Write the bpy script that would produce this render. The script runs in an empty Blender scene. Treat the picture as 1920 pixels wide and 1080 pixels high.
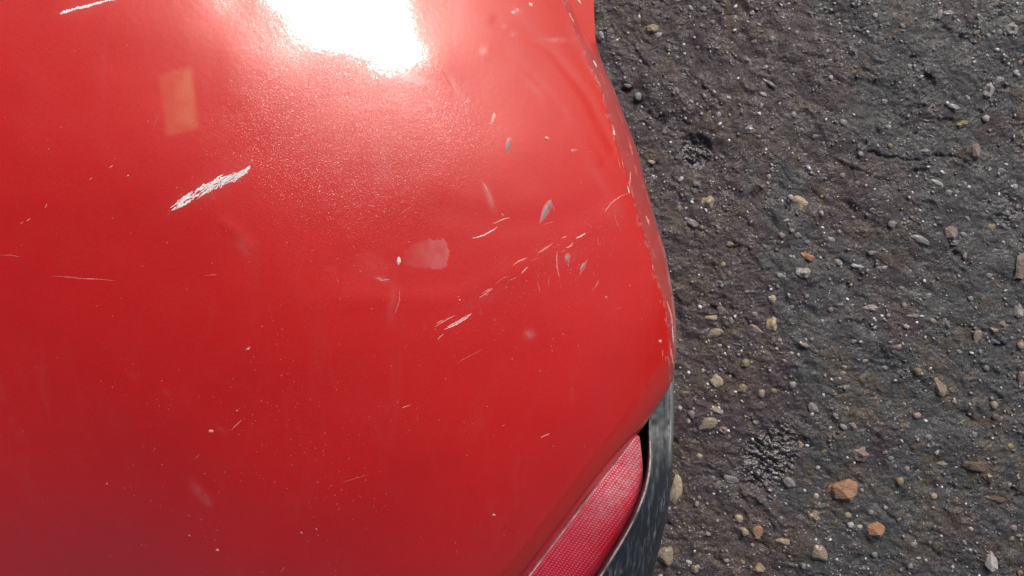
import bpy, bmesh, math, random
import numpy as np
from mathutils import Vector, noise as mnoise
random.seed(7); rng = np.random.default_rng(7)
S = bpy.context.scene
C = bpy.data.collections.new('scene'); S.collection.children.link(C)
F = 1507.0; H = 1.0                      # focal length in photo pixels, camera height above ground (m)

# ------------------------------------------------------------------ camera
cd = bpy.data.cameras.new('camera'); cam = bpy.data.objects.new('camera', cd); C.objects.link(cam)
cd.sensor_width = 36; cd.lens = 36*F/1920; cd.clip_start = .01; cd.clip_end = 500
cam.location = (0, 0, H); S.camera = cam
# ------------------------------------------------------------------ light
SUN = Vector((.33, .68, .65)).normalized()
w = bpy.data.worlds.new('World'); S.world = w; w.use_nodes = True
nt = w.node_tree; nt.nodes.clear()
sky = nt.nodes.new('ShaderNodeTexSky'); sky.sky_type = 'NISHITA'; sky.sun_disc = False
sky.sun_elevation = math.asin(SUN.z); sky.sun_rotation = math.atan2(SUN.x, SUN.y)
sky.dust_density = 7.0; sky.air_density = .7; sky.ozone_density = .4
bg = nt.nodes.new('ShaderNodeBackground'); bg.inputs[1].default_value = .05
wo = nt.nodes.new('ShaderNodeOutputWorld')
nt.links.new(sky.outputs[0], bg.inputs[0]); nt.links.new(bg.outputs[0], wo.inputs[0])
sl = bpy.data.lights.new('sun', 'SUN'); sl.energy = 1.5; sl.angle = math.radians(20); sl.color = (1, .968, .94)
so = bpy.data.objects.new('sun', sl); C.objects.link(so)
so.rotation_euler = SUN.to_track_quat('Z', 'Y').to_euler(); so.location = (1, 2, 2)
S.view_settings.view_transform = 'Standard'; S.view_settings.look = 'None'
S.view_settings.exposure = 0.55; S.view_settings.gamma = 1; S.view_settings.use_curve_mapping = False

# ------------------------------------------------------------------ helpers
def link(name, me, mat, parent=None, kind=None, smooth=True):
    o = bpy.data.objects.new(name, me); C.objects.link(o)
    if mat is not None and not me.materials: me.materials.append(mat)
    if parent is not None: o.parent = parent
    if kind: o['kind'] = kind
    if smooth and len(me.polygons): me.polygons.foreach_set('use_smooth', [True]*len(me.polygons))
    return o
def grid_mesh(name, P, attrs=None, flip=False):
    """P: (rows, cols, 3) array -> quad mesh"""
    r, c = P.shape[:2]
    me = bpy.data.meshes.new(name)
    idx = np.arange(r*c).reshape(r, c)
    a, b, d, e = idx[:-1, :-1], idx[:-1, 1:], idx[1:, 1:], idx[1:, :-1]
    q = np.stack([a, e, d, b] if not flip else [a, b, d, e], -1).reshape(-1, 4)
    me.vertices.add(r*c); me.vertices.foreach_set('co', P.astype(np.float32).ravel())
    me.loops.add(q.size); me.loops.foreach_set('vertex_index', q.ravel().astype(np.int32))
    me.polygons.add(len(q)); me.polygons.foreach_set('loop_start', np.arange(0, q.size, 4, dtype=np.int32))
    for k, v in (attrs or {}).items():
        v = np.asarray(v, np.float32)
        if v.ndim == 3:
            at = me.attributes.new(k, 'FLOAT_COLOR', 'POINT'); v4 = np.ones((r*c, 4), np.float32); v4[:, :3] = v.reshape(-1, 3)
            at.data.foreach_set('color', v4.ravel())
        else:
            at = me.attributes.new(k, 'FLOAT', 'POINT'); at.data.foreach_set('value', v.ravel())
    me.update(calc_edges=True); me.validate()
    return me
def _h(i, j, s):
    n = (i*374761393 + j*668265263 + s*1442695041) & 0xffffffff
    n = ((n ^ (n >> 13))*1274126177) & 0xffffffff
    return ((n ^ (n >> 16)) & 0xffff)/65535.0
def vnoise(x, y, s=0):
    xi = np.floor(x).astype(np.int64); yi = np.floor(y).astype(np.int64)
    fx = x-xi; fy = y-yi; fx = fx*fx*fx*(fx*(fx*6-15)+10); fy = fy*fy*fy*(fy*(fy*6-15)+10)
    a = _h(xi, yi, s); b = _h(xi+1, yi, s); c = _h(xi, yi+1, s); d = _h(xi+1, yi+1, s)
    return (a*(1-fx)+b*fx)*(1-fy)+(c*(1-fx)+d*fx)*fy
def sstep(a, b, x):
    t = np.clip((x-a)/(b-a), 0, 1); return t*t*(3-2*t)
def segdist(x, y, pts):
    """distance to polyline and signed side"""
    best = np.full(np.shape(x), 1e9)
    for (x0, y0), (x1, y1) in zip(pts[:-1], pts[1:]):
        dx, dy = x1-x0, y1-y0; L = dx*dx+dy*dy
        t = np.clip(((x-x0)*dx+(y-y0)*dy)/L, 0, 1)
        best = np.minimum(best, np.hypot(x-x0-t*dx, y-y0-t*dy))
    return best
def inpoly(x, y, pts):
    c = np.zeros(np.shape(x), bool)
    for (x0, y0), (x1, y1) in zip(pts, pts[1:]+pts[:1]):
        cond = ((y0 > y) != (y1 > y)) & (x < (x1-x0)*(y-y0)/((y1-y0) if y1 != y0 else 1e-9)+x0)
        c ^= cond
    return c
def unproj(u, v, d):
    return np.stack([(u-960)/F*d, -(v-540)/F*d, H-d], -1)

# ------------------------------------------------------------------ materials
def newmat(name):
    m = bpy.data.materials.new(name); m.use_nodes = True
    nt = m.node_tree; b = nt.nodes['Principled BSDF']
    return m, nt, b
def N(nt, t, **kw):
    n = nt.nodes.new(t)
    for k, v in kw.items():
        if k.startswith('i_'):
            n.inputs[k[2:].replace('_', ' ')].default_value = v
        else: setattr(n, k, v)
    return n
def mixc(nt, fac, a, b, blend='MIX'):
    n = nt.nodes.new('ShaderNodeMix'); n.data_type = 'RGBA'; n.blend_type = blend
    for s, v in ((0, fac), (6, a), (7, b)):
        if hasattr(v, 'links'): nt.links.new(v, n.inputs[s])
        else: n.inputs[s].default_value = v if s == 0 else (*v[:3], 1)
    return n.outputs[2]
def mathn(nt, op, a, b=0., c=None):
    n = nt.nodes.new('ShaderNodeMath'); n.operation = op
    for s, v in enumerate((a, b) if c is None else (a, b, c)):
        if hasattr(v, 'links'): nt.links.new(v, n.inputs[s])
        else: n.inputs[s].default_value = v
    return n.outputs[0]
def ramp(nt, x, lo, hi):
    n = nt.nodes.new('ShaderNodeMapRange'); nt.links.new(x, n.inputs[0])
    n.inputs[1].default_value = lo; n.inputs[2].default_value = hi
    return n.outputs[0]
def tex(nt, co, scale, detail=2, rough=.5, dist=0.):
    n = N(nt, 'ShaderNodeTexNoise'); n.inputs['Scale'].default_value = scale
    n.inputs['Detail'].default_value = detail; n.inputs['Roughness'].default_value = rough
    n.inputs['Distortion'].default_value = dist
    nt.links.new(co, n.inputs['Vector']); return n.outputs[0]
def bump(nt, h, dist, strength=1., prev=None):
    n = N(nt, 'ShaderNodeBump'); n.inputs['Distance'].default_value = dist; n.inputs['Strength'].default_value = strength
    nt.links.new(h, n.inputs['Height'])
    if prev is not None: nt.links.new(prev, n.inputs['Normal'])
    return n.outputs[0]
def attr(nt, name, col=False):
    n = N(nt, 'ShaderNodeAttribute', attribute_name=name); return n.outputs['Color' if col else 'Fac']

def mat_paint():
    m, nt, b = newmat('red_car_paint')
    co = N(nt, 'ShaderNodeTexCoord').outputs['Object']
    big = tex(nt, co, 9, 3, .5); mid = tex(nt, co, 60, 4, .6); fine = tex(nt, co, 900, 3, .6)
    red = mixc(nt, ramp(nt, big, .35, .65), (.635, .0050, .0020), (.69, .0078, .0032))
    dust = attr(nt, 'dust'); scuff_and_halo = attr(nt, 'scuff_and_halo'); yel = attr(nt, 'window_reflection')
    film = mathn(nt, 'MULTIPLY_ADD', ramp(nt, mid, .45, .75), .010, .003)
    mp = N(nt, 'ShaderNodeMapping'); mp.inputs['Rotation'].default_value = (0, 0, .7); mp.inputs['Scale'].default_value = (1, .13, 1)
    nt.links.new(co, mp.inputs[0]); sm = tex(nt, mp.outputs[0], 75, 5, .7, .8)
    film = mathn(nt, 'ADD', film, mathn(nt, 'MULTIPLY', ramp(nt, sm, .52, .80), mathn(nt, 'MULTIPLY_ADD', ramp(nt, big, .4, .7), .05, .008)))
    flake = tex(nt, co, 1500, 2, .7); red = mixc(nt, ramp(nt, flake, .35, .75), mixc(nt, 1., red, (.86, .86, .86), 'MULTIPLY'), mixc(nt, 1., red, (1.12, 1.5, 1.5), 'MULTIPLY'))
    film = mathn(nt, 'ADD', film, mathn(nt, 'MULTIPLY', dust, mathn(nt, 'MULTIPLY_ADD', mid, .5, .75)))
    col = mixc(nt, film, red, (.50, .42, .42))
    col = mixc(nt, scuff_and_halo, col, (.62, .30, .31))
    col = mixc(nt, yel, col, (.80, .42, .19))
    nt.links.new(col, b.inputs['Base Color'])
    r = mathn(nt, 'MULTIPLY_ADD', ramp(nt, fine, .3, .7), .06, .29)
    nt.links.new(mathn(nt, 'ADD', r, mathn(nt, 'MULTIPLY', scuff_and_halo, .2)), b.inputs['Roughness'])
    b.inputs['Specular IOR Level'].default_value = .95; b.inputs['Specular Tint'].default_value = (1, .74, .70, 1)
    b.inputs['Coat Weight'].default_value = 1; b.inputs['Coat IOR'].default_value = 1.56
    cr = mathn(nt, 'MULTIPLY_ADD', ramp(nt, mid, .4, .8), .012, .012)
    cr = mathn(nt, 'ADD', cr, mathn(nt, 'MULTIPLY', mathn(nt, 'ADD', scuff_and_halo, dust), .9))
    nt.links.new(cr, b.inputs['Coat Roughness'])
    # orange peel and fine grit in the lacquer
    pe = tex(nt, co, 330, 2, .5); gr = tex(nt, co, 1250, 2, .7, .6)
    grn = mathn(nt, 'MULTIPLY', ramp(nt, gr, .52, .75), attr(nt, 'grain'))
    n1 = bump(nt, pe, .00005); n2 = bump(nt, grn, .00009, 1, n1)
    nt.links.new(n2, b.inputs['Coat Normal']); nt.links.new(n2, b.inputs['Normal'])
    return m
def mat_simple(name, col, rough=.5, col2=None, scale=80, bs=0., bscale=300, coat=0., spec=.5, metal=0.):
    m, nt, b = newmat(name)
    co = N(nt, 'ShaderNodeTexCoord').outputs['Object']
    if col2: nt.links.new(mixc(nt, ramp(nt, tex(nt, co, scale, 4, .6), .35, .65), col, col2), b.inputs['Base Color'])
    else: b.inputs['Base Color'].default_value = (*col, 1)
    b.inputs['Roughness'].default_value = rough; b.inputs['Coat Weight'].default_value = coat
    b.inputs['Specular IOR Level'].default_value = spec; b.inputs['Metallic'].default_value = metal
    if bs: nt.links.new(bump(nt, tex(nt, co, bscale, 4, .6), bs), b.inputs['Normal'])
    return m
def mat_black():
    m, nt, b = newmat('scuffed_black_plastic')
    co = N(nt, 'ShaderNodeTexCoord').outputs['Object']
    mp = N(nt, 'ShaderNodeMapping'); mp.inputs['Rotation'].default_value = (0, 0, .12); mp.inputs['Scale'].default_value = (1, .10, .3)
    nt.links.new(co, mp.inputs[0])
    st = tex(nt, mp.outputs[0], 620, 5, .65, .4); bl = tex(nt, co, 70, 4, .6); fl = tex(nt, co, 330, 4, .7)
    wear_and_highlight = attr(nt, 'wear_and_highlight')
    f = mathn(nt, 'MULTIPLY', ramp(nt, st, .50, .72), ramp(nt, bl, .32, .66))
    col = mixc(nt, mathn(nt, 'MULTIPLY', f, .75), (.022, .027, .035), (.27, .30, .34))
    ff = mathn(nt, 'MULTIPLY', wear_and_highlight, mathn(nt, 'MULTIPLY_ADD', ramp(nt, fl, .30, .62), .6, .4))
    col = mixc(nt, ff, col, (.34, .36, .35))
    nt.links.new(col, b.inputs['Base Color'])
    nt.links.new(mathn(nt, 'MULTIPLY_ADD', bl, .35, .22), b.inputs['Roughness'])
    nt.links.new(bump(nt, st, .0003, 1, bump(nt, fl, .0003)), b.inputs['Normal'])
    return m
def mat_lens():
    m, nt, b = newmat('red_reflector_plastic')
    co = N(nt, 'ShaderNodeTexCoord').outputs['Object']
    cell = attr(nt, 'cell'); dust = attr(nt, 'dust')
    col = mixc(nt, cell, (.52, .008, .026), (.86, .07, .12))
    d = mathn(nt, 'MULTIPLY', dust, ramp(nt, tex(nt, co, 260, 4, .7), .25, .7))
    col = mixc(nt, d, col, (.58, .33, .37))
    nt.links.new(col, b.inputs['Base Color'])
    b.inputs['Roughness'].default_value = .3
    b.inputs['Coat Weight'].default_value = .35; b.inputs['Coat Roughness'].default_value = .25
    return m
def mat_ground():
    m, nt, b = newmat('wet_tarmac')
    co = N(nt, 'ShaderNodeTexCoord').outputs['Object']
    brown = attr(nt, 'brown'); wet = attr(nt, 'wet'); tan = attr(nt, 'tan'); pale = attr(nt, 'pale')
    n1 = tex(nt, co, 130, 5, .65); n2 = tex(nt, co, 520, 4, .7); n3 = tex(nt, co, 28, 3, .5)
    grey = mixc(nt, ramp(nt, n1, .3, .7), (.044, .047, .051), (.083, .088, .094))
    br = mixc(nt, ramp(nt, n1, .3, .7), (.046, .033, .038), (.086, .063, .074))
    col = mixc(nt, brown, grey, br)
    col = mixc(nt, mathn(nt, 'MULTIPLY', tan, ramp(nt, n1, .40, .62)), col, (.115, .083, .052))
    col = mixc(nt, mathn(nt, 'MULTIPLY', ramp(nt, n2, .58, .70), mathn(nt, 'MULTIPLY_ADD', pale, .8, .3)), col, (.27, .27, .275))
    col = mixc(nt, mathn(nt, 'MULTIPLY', ramp(nt, n2, .42, .28), .6), col, (.022, .021, .022))
    dk = attr(nt, 'tar')
    col = mixc(nt, mathn(nt, 'MULTIPLY', dk, .65), col, (.022, .022, .026))
    nt.links.new(col, b.inputs['Base Color'])
    r = mathn(nt, 'MULTIPLY_ADD', ramp(nt, n3, .3, .7), .22, .34)
    r = mathn(nt, 'SUBTRACT', r, mathn(nt, 'MULTIPLY', wet, .38))
    nt.links.new(r, b.inputs['Roughness'])
    b.inputs['Specular IOR Level'].default_value = .5
    nb = N(nt, 'ShaderNodeBump'); nb.inputs['Distance'].default_value = .0016; nt.links.new(n2, nb.inputs['Height'])
    nt.links.new(mathn(nt, 'SUBTRACT', 1., mathn(nt, 'MULTIPLY', dk, .9)), nb.inputs['Strength']); nt.links.new(bump(nt, n1, .0022), nb.inputs['Normal'])
    vo = N(nt, 'ShaderNodeTexVoronoi', feature='SMOOTH_F1'); vo.inputs['Scale'].default_value = 300
    mv = N(nt, 'ShaderNodeMapping'); mv.inputs['Rotation'].default_value = (0, 0, .6); mv.inputs['Scale'].default_value = (.55, 1, 1); nt.links.new(co, mv.inputs[0]); nt.links.new(mv.outputs[0], vo.inputs['Vector'])
    bub = mathn(nt, 'MULTIPLY', vo.outputs[0], mathn(nt, 'MULTIPLY', dk, -1.))
    nf = bump(nt, bub, .0018, 1, nb.outputs[0]); nt.links.new(nf, b.inputs['Normal'])
    # thin water film: sharp glints off the small facets
    nw = tex(nt, co, 200, 2, .6); nt.links.new(bump(nt, bub, .0022, 1, bump(nt, nw, .0040)), b.inputs['Coat Normal'])
    cw = mathn(nt, 'MULTIPLY', ramp(nt, tex(nt, co, 45, 4, .7), .40, .60), .6)
    nt.links.new(mathn(nt, 'MAXIMUM', cw, dk), b.inputs['Coat Weight']); nt.links.new(mathn(nt, 'MULTIPLY_ADD', dk, -.10, .16), b.inputs['Coat Roughness']); b.inputs['Coat IOR'].default_value = 1.6
    return m
PAINT = mat_paint(); BLACK = mat_black(); LENS = mat_lens(); GROUND = mat_ground()
SCR = {
 'glare': mat_simple('white_reflection_streak', (.95, .94, .93), .3), 'white': mat_simple('white_primer_and_glint', (.80, .66, .62), .5),  # whites also carry the reflected streaks and crease glints as colour
 'pale': mat_simple('pale_scratch_and_glint', (.78, .33, .28), .5),
 'pink': mat_simple('pink_scuff_and_halo', (.62, .13, .12), .45),
 'grey': mat_simple('exposed_grey_plastic', (.30, .20, .205), .6, (.38, .24, .24), 300),
 'dark': mat_simple('dark_chip', (.09, .01, .01), .6)}
RIM = mat_simple('dirty_rim_highlight', (.70, .62, .62), .35, (.22, .17, .16), 160)  # edge reflection and highlight put into the pale colour, with dirt
DARK = mat_simple('dark_gap_dirt', (.020, .014, .010), .8, (.07, .05, .035), 200, .0006, 500)

# ------------------------------------------------------------------ shape of the bumper corner
SILV = [-700, -200, 0, 73, 113, 167, 233, 283, 353, 403, 473, 557, 607, 663, 716, 735]
SILU = [1075, 1108, 1113, 1116, 1128, 1152, 1177, 1196, 1213, 1227, 1248, 1263, 1268, 1268, 1262, 1252]
LOWV = [735, 750, 800, 820, 870, 930, 1010, 1080, 1500]
LOWU = [1252, 1241, 1207, 1191, 1150, 1100, 1040, 986, 662]
X0 = (640-960)/F*.415; Y0 = (540-60)/F*.415
SX, SY, AA, BB, CC = .335, .20, 1.75, 2.22, .68
_tv = np.arange(-700, 1501, 2.)
_k = np.exp(-(np.arange(-12, 13)*2/11.)**2); _k /= _k.sum()
def _sm(a): p = np.concatenate([a[:1].repeat(12), a, a[-1:].repeat(12)]); return np.convolve(p, _k, 'valid')
_ts = _sm(np.interp(_tv, SILV[:-1]+[1500], SILU[:-1]+[1262])); _tb = _sm(np.where(_tv < 735, np.interp(_tv, SILV, SILU), np.interp(_tv, LOWV, LOWU)))
def sil(v): return np.interp(v, _tv, _ts)
def bound(v): return np.interp(v, _tv, _tb)
LOWLINE = [(1330, 640), (1262, 722), (1207, 800), (1150, 870), (1040, 1010), (662, 1500)]
def e_low(u, v):
    # signed distance to the lower edge line (inside positive)
    d = segdist(u, v, LOWLINE)
    ux = np.interp(v, [p[1] for p in LOWLINE], [p[0] for p in LOWLINE], left=1330)
    return np.where(u < ux, d, -d)
CRV = [-700, 0, 27, 60, 100, 187, 283, 333, 440, 517, 580, 640, 716]
CRW = [150, 56, 47, 36, 25, 27, 35, 30, 30, 28, 16, 13, 10]   # width of the turned-down band outside the crease
def features(u, v):
    """small height changes of the panel, metres (+ = outward)"""
    h = np.zeros(np.shape(u))
    # soft creases running down to the right near the outer corner
    for pts, wd, a in (([(915, 98), (990, 150), (1060, 215), (1120, 300)], 11, .00042), ([(930, 40), (1030, 90), (1100, 180), (1150, 280)], 10, -.00042),
                       ([(690, 470), (745, 500), (748, 560), (725, 625)], 18, -.00014), ([(840, 395), (960, 420), (1100, 400), (1180, 360)], 26, -.00022),
                       ([(660, 560), (850, 560), (1060, 470), (1190, 350)], 22, .00025), ([(420, 420), (470, 460)], 12, .0002)):
        d = segdist(u, v, pts); h += a*np.exp(-(d/wd)**2)
    h += (vnoise(u/160., v/160., 11)-.5)*.0011+(vnoise(u/55., v/55., 12)-.5)*.00016
    # shallow bulge added to draw out the tip of the bright reflection
    h += .00045*np.exp(-(((u-800)/60.)**2+((v-120)/45.)**2))
    return h
# curvature dies out smoothly beyond the corner, where the skin runs on straight
_gx = np.arange(-2, 2, 4e-5)
def _soft(lo, hi, w): return lo+w*np.logaddexp(0, (_gx-lo)/w)-w*np.logaddexp(0, (_gx-hi)/w)
_cx, _cy = _soft(-.14, .24, .022), _soft(-.32, .08, .022)
def _int(a): c = np.concatenate([[0], np.cumsum((a[1:]+a[:-1])*2e-5)]); return c-np.interp(0, _gx, c)
_ix, _iy = _int(_cx), _int(_cy)
def depth(u, v):
    u = np.asarray(u, float); v = np.asarray(v, float)
    p = (u-960)/F; q = -(v-540)/F
    d = np.full(np.shape(p), .42)
    for _ in range(45):
        dx = p*d-X0; dy = q*d-Y0
        z = .585-(SX*dx+SY*dy+AA*np.interp(dx, _gx, _ix)+BB*np.interp(dy, _gx, _iy)+CC*np.interp(dx, _gx, _cx)*np.interp(dy, _gx, _cy))
        d = .5*d+.5*(H-z)
    e1 = np.maximum(sil(v)-u, 0)*.95
    e2 = np.maximum(e_low(u, v), 0)
    W = np.interp(v, CRV, CRW)
    a = np.clip(1-e1/W, 0, 1); g = sstep(125, 75, v)
    d = d + (.019*a*(W/34)+.012*(1-np.sqrt(np.maximum(1-a*a, 0))))*(1-g)+.010*np.clip(1-e1/230., 0, 1)**2.2
    # flange edge at the top right: the skin steps in at the crease, then runs on nearly flat
    d = d + g*.0075*sstep(W, W-13, e1)
    a = np.clip(1-e2/46., 0, 1)
    d = d + .0065*a**2 + .0035*np.clip(1-e2/14., 0, 1)**2+.006*np.clip(1-e2/170., 0, 1)**2
    return d - features(u, v)
def surf(u, v, off=0.):
    d = depth(u, v); return unproj(np.asarray(u, float), np.asarray(v, float), d-off)

# rows / columns
vr = np.concatenate([np.linspace(-700, -40, 34, endpoint=False), np.arange(-40, 1110, 3.), np.linspace(1110, 1500, 26)])
tc = np.concatenate([np.linspace(-900, -40, 30, endpoint=False)])
nd = 420
rows = []
for v in vr:
    B = float(bound(np.array(v)))
    t = np.linspace(0, 1, nd); t = 1-(1-t)**1.25
    rows.append(np.concatenate([tc, -40+(B+40)*t]))
U = np.array(rows); V = np.repeat(vr[:, None], U.shape[1], 1)
Dp = depth(U, V)
P = unproj(U, V, Dp)
# wear and painted-reflection masks, laid out on the panel
scuff_and_halo = np.zeros_like(U)
patch = [(757, 472), (775, 457), (800, 449), (832, 447), (840, 465), (843, 485), (836, 499), (825, 507), (800, 501), (757, 499)]
pn = vnoise(U/10., V/10., 22)
pin = inpoly(U+(vnoise(U/7., V/7., 23)-.5)*5, V+(vnoise(U/7., V/7., 24)-.5)*5, patch)
scuff_and_halo += pin*(.06+.20*sstep(752, 840, U))*(.65+.7*pn)
for (x, y, rx, ry, a, s) in ((993, 627, 10, 9, 0, .28), (1040, 640, 2, 2, 0, .1), (373, 922, 24, 9, .9, .16), (390, 940, 12, 6, .9, .14), (412, 803, 18, 6, .7, .07), (312, 735, 12, 6, .7, .05),
                             (250, 705, 14, 7, .7, .03), (735, 570, 8, 34, .15, .10), (718, 524, 14, 5, .3, .20), (700, 500, 34, 26, 0, .05), (458, 462, 26, 14, .8, .10), (855, 165, 8, 30, -.45, .25), (780, 150, 30, 9, .2, .35),
                             (395, 350, 95, 26, -.47, .07), (175, 10, 75, 14, -.25, .06), (1045, 190, 105, 8, .86, .09), (1085, 85, 75, 12, 1.1, .09), (1010, 70, 70, 9, .9, .06), (1120, 330, 60, 10, 1.0, .05), (963, 65, 8, 5, 0, .35), (968, 22, 9, 7, 0, .3), (945, 50, 6, 5, 0, .2), (1040, 75, 28, 5, 0, .25), (917, 370, 6, 24, -.35, .35), (1000, 165, 26, 6, .8, .1), (1070, 480, 46, 16, -.45, .04), (905, 560, 60, 14, -.5, .04), (1150, 395, 24, 22, 0, .05),  # broad faint entries paint reflection halos and haze; the rest are scuffs
                             (720, 300, 20, 50, .2, .07), (465, 88, 30, 3, -.1, .2), (620, 505, 12, 8, 0, .04), (700, 760, 90, 50, .4, .015)):
    ca, sa = math.cos(a), math.sin(a)
    dx, dy = U-x, V-y; q = ((dx*ca+dy*sa)/rx)**2+((-dx*sa+dy*ca)/ry)**2
    nz = .5+vnoise(U/6., V/6., 21)
    scuff_and_halo += s*np.exp(-q*1.2)*nz
# dusty outer band beyond the crease, and chipped edge
e1 = np.maximum(sil(V)-U, 0)
WB = np.interp(V, CRV, CRW)
band = sstep(3, -3, e1-WB)*sstep(60, 130, V)*sstep(720, 640, V)
dust = .09*band*(.6+.8*vnoise(U/8., V/25., 31))
dust += .45*sstep(7, 2, e1)*sstep(330, 600, V)*sstep(735, 640, V)*(.3+vnoise(U/5., V/12., 33))
dust += .25*np.exp(-((e1-WB)/4.)**2)*(vnoise(U/5., V/7., 34) > .72)*sstep(720, 560, V)
e2 = e_low(U, V)
dust += .05*sstep(55, 20, e2)*(V > 600)
dust += .05*np.exp(-((V-40)/200.)**2)*(U > 850)
flat = np.exp(-((U-640)/520.)**2)*sstep(900, 150, V)
dust += .006*flat
window_reflection = sstep(14, 0, np.abs(U-(335+.12*(V-190)))-24)*sstep(14, 0, np.abs(V-190-.25*(U-335)*-1)-52)*.22*(.6+.8*vnoise(U/16., V/16., 26))*(.5+.5*sstep(300, 365, U))  # yellowish reflection of a lit window, painted into the panel colour
grain = .10+.90*sstep(20, 190, V-.25*np.abs(U-640))*np.clip(np.exp(-(((U-640-.1*(V-200))/200.)**2+((V-220)/210.)**2))*1.3, 0, 1)
# roll the skin under beyond its edge
inw = np.where(V[:, -1:] < 735, 0., 1.)[:, 0]
extra = []
for k, (dz, di) in enumerate(((.002, .0), (.006, .0004), (.016, .0012), (.034, .004), (.070, .009))):
    Q = P[:, -1].copy(); s = .5+1.3*sstep(800, 690, V[:, 0])
    Q[:, 2] -= dz*s; Q[:, 0] -= di*.9; Q[:, 1] += di*.6*sstep(690, 800, V[:, 0])
    extra.append(Q)
P = np.concatenate([P, np.stack(extra, 1)], 1)
ex = lambda A: np.concatenate([A, np.repeat(A[:, -1:], 5, 1)], 1)
def empty(name, loc, label, cat, group=None):
    o = bpy.data.objects.new(name, None); C.objects.link(o); o.location = loc
    o['label'] = label; o['category'] = cat; o.empty_display_size = .1
    if group: o['group'] = group
    return o

# ------------------------------------------------------------------ ground: one sheet
def axis(lo, hi, step, ext):
    a = list(np.arange(lo, hi, step)); s = step
    if lo > 0: a = list(np.arange(lo-.56, lo-.002, .004))+a; lo = a[0]; s = .004
    x = lo; L = []
    while x > -ext: s *= 1.16; x -= s; L.append(x)
    s = step; x = a[-1]; R = []
    while x < ext: s *= 1.16; x += s; R.append(x)
    return np.array(L[::-1]+a+R)
gx = axis(.04, .70, .00125, 120.); gy = axis(-.42, .42, .00125, 120.)
GX, GY = np.meshgrid(gx, gy)
def gpx(x, y): return x*F+960, -y*F+540
PITS = [ # u, v, rx, ry, angle, depth mm
 (1310, 268, 24, 14, .3, 6), (1738, 147, 20, 6, .85, 5), (1770, 55, 16, 4, .5, 3), (1810, 69, 13, 6, .5, 5), (1722, 322, 22, 7, -.5, 5), (1194, 192, 14, 12, .6, 5),
 (1240, 226, 14, 7, .3, 4), (1419, 364, 12, 12, .2, 5), (1223, 309, 9, 6, 0, 4), (1176, 169, 10, 5, .2, 4), (1378, 462, 8, 8, 0, 4), (1341, 577, 12, 6, 0, 4),
 (1818, 782, 24, 7, .6, 5), (1876, 648, 16, 6, 0, 5), (1900, 925, 20, 8, .3, 4), (1480, 728, 10, 8, -.5, 4), (1255, 985, 9, 7, .5, 4), (1608, 901, 7, 6, 0, 3),
 (1817, 920, 6, 5, 0, 4), (1476, 388, 4, 12, 0, 4), (1505, 829, 18, 10, .4, 4), (1475, 462, 8, 8, 0, 3), (1695, 235, 10, 6, 0, 3), (1720, 250, 10, 5, .5, 3), (1608, 1045, 8, 8, 0, 3),
 (1885, 165, 10, 5, 0, 4), (1560, 25, 14, 4, 0, 2), (1358, 30, 20, 3, .1, 2), (1626, 132, 10, 4, .6, 3), (1785, 472, 6, 10, -.5, 4), (1780, 228, 20, 4, .1, 3),
 (1430, 1020, 10, 8, 0, 3), (1300, 800, 10, 6, 0, 3), (1370, 705, 10, 5, 0, 4), (1345, 1050, 9, 6, 0, 3), (1700, 960, 12, 3, .7, 2)]
LINES = [([(1150, 45), (1172, 75), (1195, 110), (1202, 138)], 4, .0016), ([(1158, 50), (1180, 80), (1206, 118), (1212, 135)], 3.5, -.0022),
         ([(1630, 283), (1660, 293), (1720, 300), (1760, 290), (1790, 292), (1820, 308)], 3.2, -.0032), ([(1600, 318), (1680, 345)], 3, -.0018), ([(1320, 165), (1350, 195)], 3, -.002),
         ([(1640, 940), (1700, 1000), (1760, 1040)], 3, -.0018), ([(1560, 960), (1620, 1020)], 3, -.0015), ([(1310, 590), (1400, 600), (1430, 620)], 3, -.0014),
         ([(1390, 920), (1420, 935), (1470, 985)], 5, .003), ([(1400, 905), (1440, 925), (1490, 960)], 4, -.0016), ([(1590, 715), (1640, 760), (1660, 800)], 4, .0014), ([(1520, 30), (1600, 50), (1660, 95)], 3, -.0012)]
def wetmask(u, v):
    w1 = np.exp(-(((u-1445)*.85+(v-855)*.53)/56.)**2*1.-(((v-855)*.85-(u-1445)*.53)/78.)**2)
    w2 = 1.2*np.exp(-((u-1306)/28.)**2-((v-284)/30.)**2)
    w3 = .7*np.exp(-((u-1890)/30.)**2-((v-400)/40.)**2)+.6*np.exp(-((u-1875)/26.)**2-((v-20)/30.)**2)
    return np.clip(sstep(.25, .7, w1)+sstep(.2, .6, w2)+w3, 0, 1)
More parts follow.
